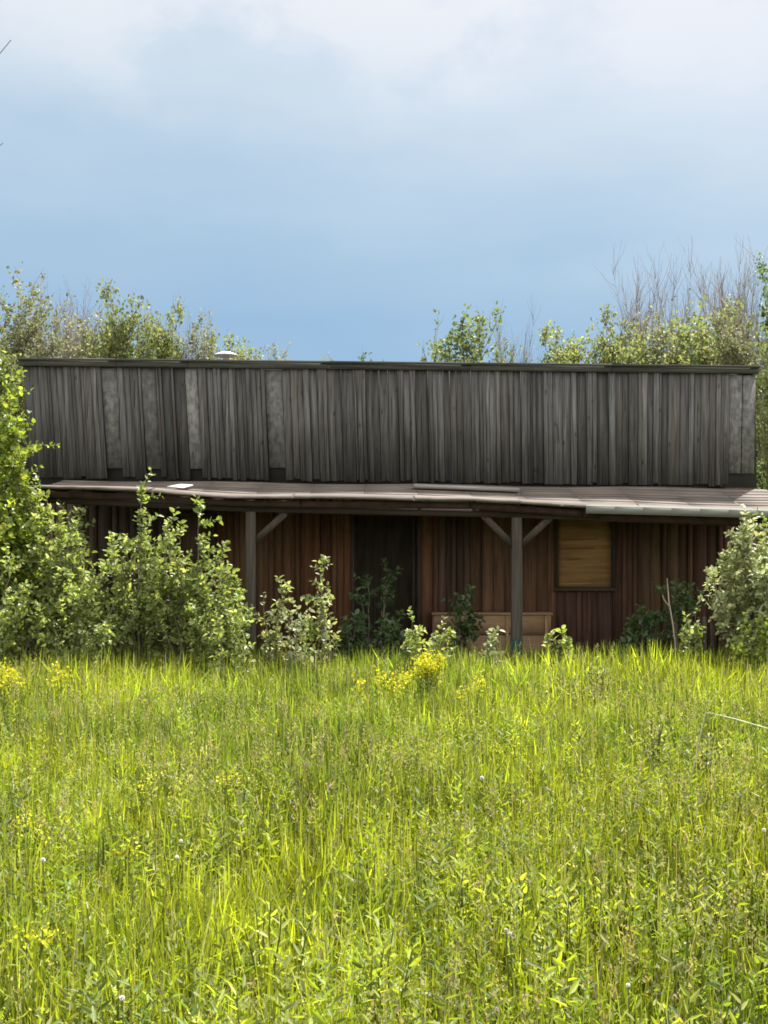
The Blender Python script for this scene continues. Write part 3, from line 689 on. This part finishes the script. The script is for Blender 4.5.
# saplings and weeds along the porch
gp = 'saplings and weeds along the porch edge'
LINE = [(273, 588, 12.6, 22, SP, 'light leafy sapling, left of the two tallest beside the porch post', 3),
        (329, 564, 12.6, 22, SP, 'tallest light green sapling, between the left porch post and the doorway', 4),
        (293, 612, 12.1, 16, SP, 'small pale sapling between the two tall saplings', 3),
        (312, 612, 12.7, 22, SG, 'bushy weed at the left foot of the tallest sapling', 3),
        (411, 617, 12.1, 18, SG, 'single upright weed in front of the right door jamb', 3),
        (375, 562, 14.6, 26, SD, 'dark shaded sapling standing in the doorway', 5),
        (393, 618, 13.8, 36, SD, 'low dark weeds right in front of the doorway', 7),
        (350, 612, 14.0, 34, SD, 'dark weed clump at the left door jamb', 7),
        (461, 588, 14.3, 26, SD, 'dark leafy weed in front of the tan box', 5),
        (438, 628, 12.8, 28, SG, 'low weed left of the green-footed post', 6),
        (493, 634, 12.6, 24, SP, 'low pale flowered weed just left of the green-footed post', 6),
        (560, 634, 13.0, 26, SG, 'low weed right of the green-footed post', 5),
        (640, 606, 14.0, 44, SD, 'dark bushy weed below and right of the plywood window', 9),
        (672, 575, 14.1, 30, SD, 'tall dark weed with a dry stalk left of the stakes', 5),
        (690, 615, 12.9, 30, SG, 'weed directly left of the stakes', 5),
        (232, 622, 12.0, 36, SG, 'low weed at the foot of the left porch post', 5)]
for i, (x_, y_, D, w_, pal, lb, st) in enumerate(LINE):
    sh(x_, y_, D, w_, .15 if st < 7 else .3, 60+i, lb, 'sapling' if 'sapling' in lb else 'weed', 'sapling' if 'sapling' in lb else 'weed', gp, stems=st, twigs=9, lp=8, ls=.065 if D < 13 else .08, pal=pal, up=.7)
# dry stalk
t = MB(); t.tube([P(676, 650, 13.2), P(673, 625, 13.2), P(669, 603, 13.2), P(667, 578, 13.2)], [.010, .010, .008, .004], 6, (.30, .26, .22))
t.tube([P(669, 606, 13.2), P(664, 600, 13.15), P(662, 595, 13.1)], [.01, .008, .004], 5, (.3, .26, .22))
tag(t.build('dry_stalk', M['bark'], smooth=True), 'pale crooked dry stalk leaning in front of the dark red wall left of the stakes', 'stalk')
# bare tree whose twigs just reach into the top left corner
W = MB(); bt = empty('bare_tree', (-5.6, 9.2, 0), 'leafless tree whose twig tips enter the sky at the top left corner', 'tree')
r2 = np.random.default_rng(77)
W.tube([(0, 0, -.05), (.05, 0, 1.5), (-.03, .05, 3.2), (.04, 0, 5.0), (0, .02, 7.2)], [.10, .085, .06, .04, .01], 8, (.2, .17, .14))
def limb(tip, z0, r0):
    e = np.array(tip)-np.array((-5.6, 9.2, 0)); b = np.array((0.01, 0, z0)); u = np.linspace(0, 1, 7)[:, None]
    pts = b + (e-b)*u; pts[:, 2] += -.25*np.sin(u[:, 0]*math.pi) + .0; pts[1:-1] += r2.normal(0, .03, (5, 3))
    W.tube(pts, r0*(1-.9*u[:, 0])+.0018, 5, (.2, .17, .14)); return pts
limb(P(11, 40, 9.0), 4.2, .012); limb(P(3, 143, 9.0), 3.6, .010)
for k in range(16):
    a = r2.uniform(2.2, 5.2); z = r2.uniform(3.5, 6.6); ln = r2.uniform(.6, 1.3)
    pts = limb((-5.6+math.cos(a)*ln, 9.2+math.sin(a)*ln, z+ln*.9), z, .022)
W.build('branches', M['bark'], bt, smooth=True)

# ------------------------------------------------------------------ grass
def patch(x, y, s, o=0):
    return np.array([mnoise.noise(Vector((a*s+o, b*s-o, o*.7))) for a, b in zip(x, y)])
def field(fn, x, y, s, o):        # cheap lookup of smooth noise through a coarse grid
    gx = np.linspace(-12, 12, 121); gy = np.linspace(0, 26, 131)
    G = np.array([[mnoise.fractal(Vector((a*s+o, b*s-o*1.3, o)), 1., 2., 3) for a in gx] for b in gy])
    i = np.clip((x+12)/24*120, 0, 119.99); j = np.clip(y/26*130, 0, 129.99); i0 = i.astype(int); j0 = j.astype(int); fx, fy = i-i0, j-j0
    return G[j0, i0]*(1-fx)*(1-fy)+G[j0, i0+1]*fx*(1-fy)+G[j0+1, i0]*(1-fx)*fy+G[j0+1, i0+1]*fx*fy
def sample(rng, n, y0, y1, half, mar, k=1.2):
    y = []; x = []
    Y = rng.uniform(y0, y1, n*5); wt = (half*Y+mar)*(6/(Y+2.5))**k; keep = rng.random(n*5) < wt/wt.max()
    Y = Y[keep][:n]; X = rng.uniform(-1, 1, len(Y))*(half*Y+mar); return X, Y
def blades(mb, X, Y, H, Wd, cols, rng, lean_=.35, seg=3, droop=.35, dirs=None):
    n = len(X); az = rng.uniform(0, 2*math.pi, n); ln = np.abs(rng.normal(0, lean_, n)); face = rng.uniform(0, math.pi, n)
    if dirs is not None:
        ux, uy = dirs[0]+rng.normal(0, .18, n), dirs[1]+rng.normal(0, .18, n); az = np.arctan2(uy, ux); ln = np.clip(np.hypot(ux, uy), 0, 1.25)
    dx, dy = np.cos(az)*np.sin(ln), np.sin(az)*np.sin(ln); dz = np.cos(ln)
    sx, sy = np.cos(face), np.sin(face); dr = droop*rng.uniform(.2, 1.3, n)*ln*1.6
    V = []
    for k in range(seg):
        u = k/seg; w = Wd*(.8+.5*u-.95*u**2.2)*.5
        cx = X+dx*H*u*(1+dr*u*.8); cy = Y+dy*H*u*(1+dr*u*.8); cz = H*u*dz-H*dr*.35*u**3
        V += [np.stack([cx-sx*w, cy-sy*w, cz], 1), np.stack([cx+sx*w, cy+sy*w, cz], 1)]
    V.append(np.stack([X+dx*H*(1+dr*.8), Y+dy*H*(1+dr*.8), H*dz-H*dr*.35], 1))
    m = 2*seg+1; V = np.stack(V, 1).reshape(-1, 3); k = np.arange(n)[:, None]*m
    C_ = np.repeat(cols, m, 0); q = [k+[2*a, 2*a+1, 2*a+3, 2*a+2] for a in range(seg-1)]
    mb.add(V, np.concatenate(q), C_); b = mb.n-len(V)
    mb.f[3].append(k+[m-3, m-2, m-1]+b)
g = MB(); rg = np.random.default_rng(3)
def grass_cols(X, Y, rng):
    a = field(None, X, Y, .45, 3.3); b = field(None, X, Y, 1.1, 8.1); n = len(X)
    base = np.array([(.125, .165, .028)]*n); yel = np.array((.222, .258, .028)); grn = np.array((.070, .110, .022)); gry = np.array((.19, .20, .11)); tan = np.array((.27, .25, .15))
    wy = np.clip(.40+1.7*a+np.where(Y > 9, .2, 0)+rng.normal(0, .25, n), 0, 1)[:, None]; wg = np.clip(.25-1.5*b+rng.normal(0, .25, n), 0, 1)[:, None]
    c = base*(1-wy)+yel*wy; c = c*(1-wg*.7)+grn*wg*.7
    c = c*(1+.55*np.clip(field(None, X, Y, .33, 31.), -.7, .7)+np.where(Y > 9, .08, 0))[:, None]
    r = rng.random(n); c[r < .07] = gry; c[(r > .07) & (r < .10)] = tan
    return c*np.clip(rng.lognormal(-.05, .5, (n, 1)), .25, 2.1)
def tussocks(rng, ncl, per, y0, y1, half, mar):
    cx, cy = sample(rng, ncl, y0, y1, half, mar); m = len(cx); k = np.repeat(np.arange(m), rng.integers(int(per*.4), int(per*1.6), m))
    n = len(k); rad = rng.uniform(.03, .10, m)+.004*cy; a = rng.uniform(0, 6.283, n); q = np.sqrt(rng.random(n))
    x, y = cx[k]+np.cos(a)*q*rad[k], cy[k]+np.sin(a)*q*rad[k]
    hs = rng.uniform(.55, 1.35, m)[k]; tone = rng.uniform(.6, 1.5, m)[k]; hue = rng.normal(0, 1, m)[k]
    wind = rng.normal(0, .25, (m, 2))[k]
    return x, y, a, q, hs, tone, hue, wind
X, Y, TA, TQ, TH, TT, TU, TW = tussocks(rg, 7600, 34, 2.1, 14.0, .36, 2.8)
hf = field(None, X, Y, .8, 5.)
H = (.32+.10*hf+.016*np.clip(Y-4, 0, 9)+.12*np.clip(Y-10.3, 0, 1))*TH*rg.uniform(.6, 1.1, len(X))*(1-.3*TQ)
cc_ = grass_cols(X, Y, rg)*TT[:, None]*(1+np.clip(TU, -1.5, 1.5)[:, None]*np.array((.12, .02, -.1)))
blades(g, X, Y, H, rg.uniform(.005, .012, len(X))+.0007*Y, cc_, rg, .5, 3, .9, dirs=(np.cos(TA)*TQ*.75+TW[:, 0], np.sin(TA)*TQ*.75+TW[:, 1]))
X, Y = sample(rg, 250000, 2.1, 14.6, .36, 2.8)
hf = field(None, X, Y, .8, 5.)
H = (.30+.10*hf+.016*np.clip(Y-4, 0, 9)+.11*np.clip(Y-10.3, 0, 1))*rg.uniform(.45, 1.2, len(X)); H[Y > 13.3] *= .75
blades(g, X, Y, H, rg.uniform(.005, .011, len(X))+.0006*Y, grass_cols(X, Y, rg), rg, .62, 3, .9)
X = rg.uniform(-12, 12, 160000); Y = rg.uniform(1, 24, 160000)          # thinner grass to the sides and round the building
keep = ~((X > -5.3) & (X < 5.4) & (Y > 15.1) & (Y < 22.6)); X, Y = X[keep], Y[keep]
blades(g, X, Y, rg.uniform(.15, .45, len(X)), rg.uniform(.006, .012, len(X)), grass_cols(X, Y, rg), rg, seg=2)
tag(g.build('grass', M['grass']), 'tall uneven yellow green grass filling the field in front of the building', 'grass', kind='stuff')
# seed stalks
g = MB(); X, Y = sample(rg, 6500, 2.4, 13.6, .36, 1.0, .6); n = len(X)
H = (.42+.10*field(None, X, Y, .8, 5.)+.008*Y)*rg.uniform(.75, 1.2, n)
cs = colvar(rg, n, [(.22, .24, .08), (.17, .20, .05), (.28, .25, .15)])
blades(g, X, Y, H, np.full(n, .0028)+.0002*Y, cs, rg, .3, 3, .5)
sz = rg.uniform(.05, .10, n); az = rg.uniform(0, 6.28, n)
pk = field(None, X, Y, .7, 21.) + rg.normal(0, .2, n) > .02
tips = g.v[-1].reshape(n, 7, 3)[:, 6][pk]; k = 12; nn_ = len(tips)
ho = rg.uniform(0, 1, (nn_, k)); C_ = tips[:, None]+np.stack([rg.normal(0, .008, (nn_, k)), rg.normal(0, .008, (nn_, k)), -ho*.09], -1)
leaves(g, C_.reshape(-1, 3), rg.normal(0, .5, (nn_*k, 3))+(0, 0, 1), rg.uniform(.010, .02, nn_*k), np.repeat(colvar(rg, nn_, [(.24, .20, .15), (.20, .18, .13), (.27, .26, .17)]), k, 0), rg, .45, .1)
tag(g.build('seed_stalks', M['grass']), 'thin pale grass stalks standing above the field grass', 'grass', kind='stuff')
# broad-leaved ground weeds
g = MB(); X, Y = sample(rg, 13000, 2.4, 13.4, .36, 2.0, 1.0); n = len(X)
cl = field(None, X, Y, .9, 14.); keep = (cl + rg.normal(0, .25, n)) > -.10; X, Y = X[keep], Y[keep]; n = len(X)
Cs, As, Ss, Cc = [], [], [], []
for i in range(n):
    h = rg.uniform(.2, .46); k = int(rg.integers(9, 18)); z = np.linspace(.35, 1, k)*h; a = np.arange(k)*2.2+rg.uniform(0, 6)
    lx, ly = rg.normal(0, .12, 2)
    Cs.append(np.stack([X[i]+lx*z, Y[i]+ly*z, z], 1)); As.append(np.stack([np.cos(a), np.sin(a), np.linspace(.1, .9, k)], 1))
    Ss.append(np.linspace(1.15, .6, k)*rg.choice([.03, .045, .07])*rg.uniform(.8, 1.2)); c = colvar(rg, 1, [(.18, .23, .035), (.24, .29, .04), (.12, .17, .04), (.22, .25, .09)])[0]
    Cc.append(np.tile(c, (k, 1))*rg.uniform(.85, 1.15, (k, 1)))
leaves(g, np.concatenate(Cs), np.concatenate(As), np.concatenate(Ss), np.concatenate(Cc), rg, .27, .3)
tag(g.build('ground_weeds', M['grass']), 'low broad-leaved weeds mixed through the field grass', 'weeds', kind='stuff')

# individual weeds and flowers one can point to
def forb(px_, top, D, label, seed, h=None, n=3, ls=.08, pal=SY, flower=None, name='weed', cat='weed', group='leafy weeds standing out of the grass', spread=.10, asp=.38, fl=26, fs=.016):
    r = np.random.default_rng(seed); z = PZ(top, D); X = PX(px_, D)
    o = empty(name, (X, D, 0), label, cat, group); W = MB(); Lf = MB(); Pt = MB()
    for i in range(n):
        a = r.uniform(0, 6.28); s = spread*math.sqrt(r.random()) if i else 0; hh = z*(1 if i == 0 else r.uniform(.78, .98))
        tip = np.array((math.cos(a)*s*1.3, math.sin(a)*s*1.3, hh)); b = np.array((math.cos(a)*s*.4, math.sin(a)*s*.4, 0)); u = np.linspace(0, 1, 5)[:, None]
        pts = b+(tip-b)*u+r.normal(0, .006, (5, 3)); W.tube(pts, [.004, .004, .0035, .003, .002], 5, (.14, .17, .06))
        k = int(16*max(.5, hh/.4)); f = np.linspace(.3, 1, k); pc = np.stack([np.interp(f, u[:, 0], pts[:, q]) for q in range(3)], 1)
        aa = np.arange(k)*2.3+r.uniform(0, 6); ax = np.stack([np.cos(aa), np.sin(aa), np.linspace(.1, 1.1, k)], 1)
        leaves(Lf, pc, ax, ls*np.linspace(1.1, .6, k)*r.uniform(.8, 1.2, k), colvar(r, k, pal), r, asp, .3)
        if flower:
            Pt = MB(); c_ = pts[-1]+(0, 0, -.03)+r.normal(0, 1, (fl, 3))*(.03, .03, .045 if D > 8 else .02); leaves(Pt, c_, r.normal(0, 1, (fl, 3))+(0, 0, .6), np.full(fl, fs)*r.uniform(.8, 1.5, fl), colvar(r, fl, flower, j=.1), r, .9, .2); Pt.build('flower_head', M['petal'], o)
    W.build('stem', M['grass'], o); Lf.build('leaves', M['grass'], o)
YF = [(.62, .56, .02), (.66, .62, .05), (.45, .48, .04)]
gy = 'yellow flowered weeds in the grass'
FL = [(426, 653, 10.6, 18, .12, 'largest bright yellow flower clump, in front of the doorway'), (403, 676, 10.2, 3, .12, 'smaller yellow clump just left of the largest one'),
      (482, 681, 10.1, 4, .26, 'row of yellow flowers right of the largest clump'), (378, 678, 10.1, 4, .15, 'small yellow green flower clump left of the doorway clump'),
      (2, 668, 10.2, 12, .13, 'bright yellow clump at the left edge just below the shrubs'), (53, 668, 10.5, 4, .14, 'small yellow clump right of the left edge clump'),
      (152, 772, 6.2, 4, .10, 'yellow flowers halfway down the left part of the field'), (232, 770, 6.1, 4, .10, 'little yellow clump nearer the middle, left of the seed head'),
      (22, 812, 5.3, 5, .16, 'yellow flowers by the left edge, halfway down the grass'), (130, 838, 4.9, 3, .06, 'small yellow flower midway between the two white blossoms at the left'),
      (515, 730, 7.4, 3, .12, 'faint yellow flowers right of centre in the mid field'), (26, 922, 3.9, 4, .08, 'yellow flowers nearest the bottom left corner')]
for i, (x_, y_, D, n_, sp_, lb) in enumerate(FL):
    forb(x_, y_, D, lb, 200+i, n=n_, ls=.05, flower=YF, name='yellow_flower', cat='flower', group=gy, spread=sp_, fl=34 if D > 8 else 18, fs=.021 if D > 8 else .012)
WD = [(520, 882, 4.3, 3, 'bright leafy weed left of the row of three in the lower right'), (568, 897, 4.1, 3, 'leftmost of the three bright leafy weeds in the lower right'),
      (600, 890, 4.2, 3, 'middle one of the three bright leafy weeds in the lower right'), (698, 884, 4.3, 4, 'rightmost bright leafy weed in the lower right'),
      (462, 872, 4.4, 2, 'leafy weed near the middle of the lower grass'), (118, 975, 3.4, 3, 'broad leaved weed near the bottom left corner'),
      (380, 950, 3.5, 3, 'leafy weed near the bottom centre'), (652, 716, 7.6, 4, 'white-tinged leafy weed in the mid field at right'),
      (702, 728, 7.4, 4, 'leafy weed right of the white-tinged one'), (270, 905, 3.9, 3, 'leafy weed between the left weeds and the centre'),
      (690, 1000, 3.1, 3, 'leafy weed near the bottom right corner'), (598, 660, 10.4, 5, 'pale weed at the far edge of the grass below the plywood window'),
      (560, 668, 10.3, 4, 'pale weed left of the one below the plywood window'), (240, 1005, 3.1, 3, 'leafy weed at the bottom edge left of centre')]
for i, (x_, y_, D, n_, lb) in enumerate(WD):
    forb(x_, y_-(6 if D < 6 else 2), D, lb, 300+i, n=n_+3, ls=.07 if D < 6 else .075, spread=.13, pal=[(.36, .42, .09), (.28, .34, .07), (.42, .46, .14)] if 'pale' not in lb and 'white' not in lb else SP, asp=.26 if i % 2 else .32)
# seed heads
def clock(px_, py_, D, label, r=.02):
    r *= .5
    X, Y, Z = P(px_, py_, D); o = empty('dandelion', (X, Y, 0), label, 'flower', 'white seed heads in the grass'); W = MB(); W.tube([(0, 0, 0), (.01, 0, Z*.5), (0, 0, Z-r*.4)], [.003, .0028, .0025], 5, (.17, .19, .08)); W.build('stem', M['grass'], o)
    S = MB(); q = np.random.default_rng(int(px_)); n = 240; d_ = unit(q.normal(size=(n, 3))); leaves(S, d_*r*.35+(0, 0, Z), d_, np.full(n, r*.75), np.tile((.75, .75, .72), (n, 1)), q, .45, .1)
    S.build('seed_head', M['petal'], o)
clock(482, 778, 6.0, 'round white seed head in the middle of the field', .024); clock(181, 841, 4.8, 'white seed head left of centre in the lower field', .016)
clock(43, 860, 4.5, 'white blossom near the left edge in the lower field', .02); clock(177, 857, 4.5, 'white blossom directly below the left seed head', .016)
clock(122, 998, 3.1, 'white blossom at the bottom left', .015); clock(506, 930, 3.7, 'white blossom low in the grass right of centre', .014); clock(510, 934, 3.65, 'white blossom touching the one right of centre', .013)
clock(628, 985, 3.2, 'white blossom near the bottom, right of centre', .012); clock(764, 830, 5.0, 'white blossom at the right edge of the field', .018)
t = MB(); a, m_, b = P(706, 712, 6.4), P(735, 719, 6.3), P(790, 735, 6.2); t.tube([(a[0]-.12, a[1], .2), a, m_, b], [.003, .004, .004, .004], 5, (.45, .47, .30))
tag(t.build('grass_stalk', M['bark']), 'long pale grass stalk slanting in from the right edge of the field', 'stalk')
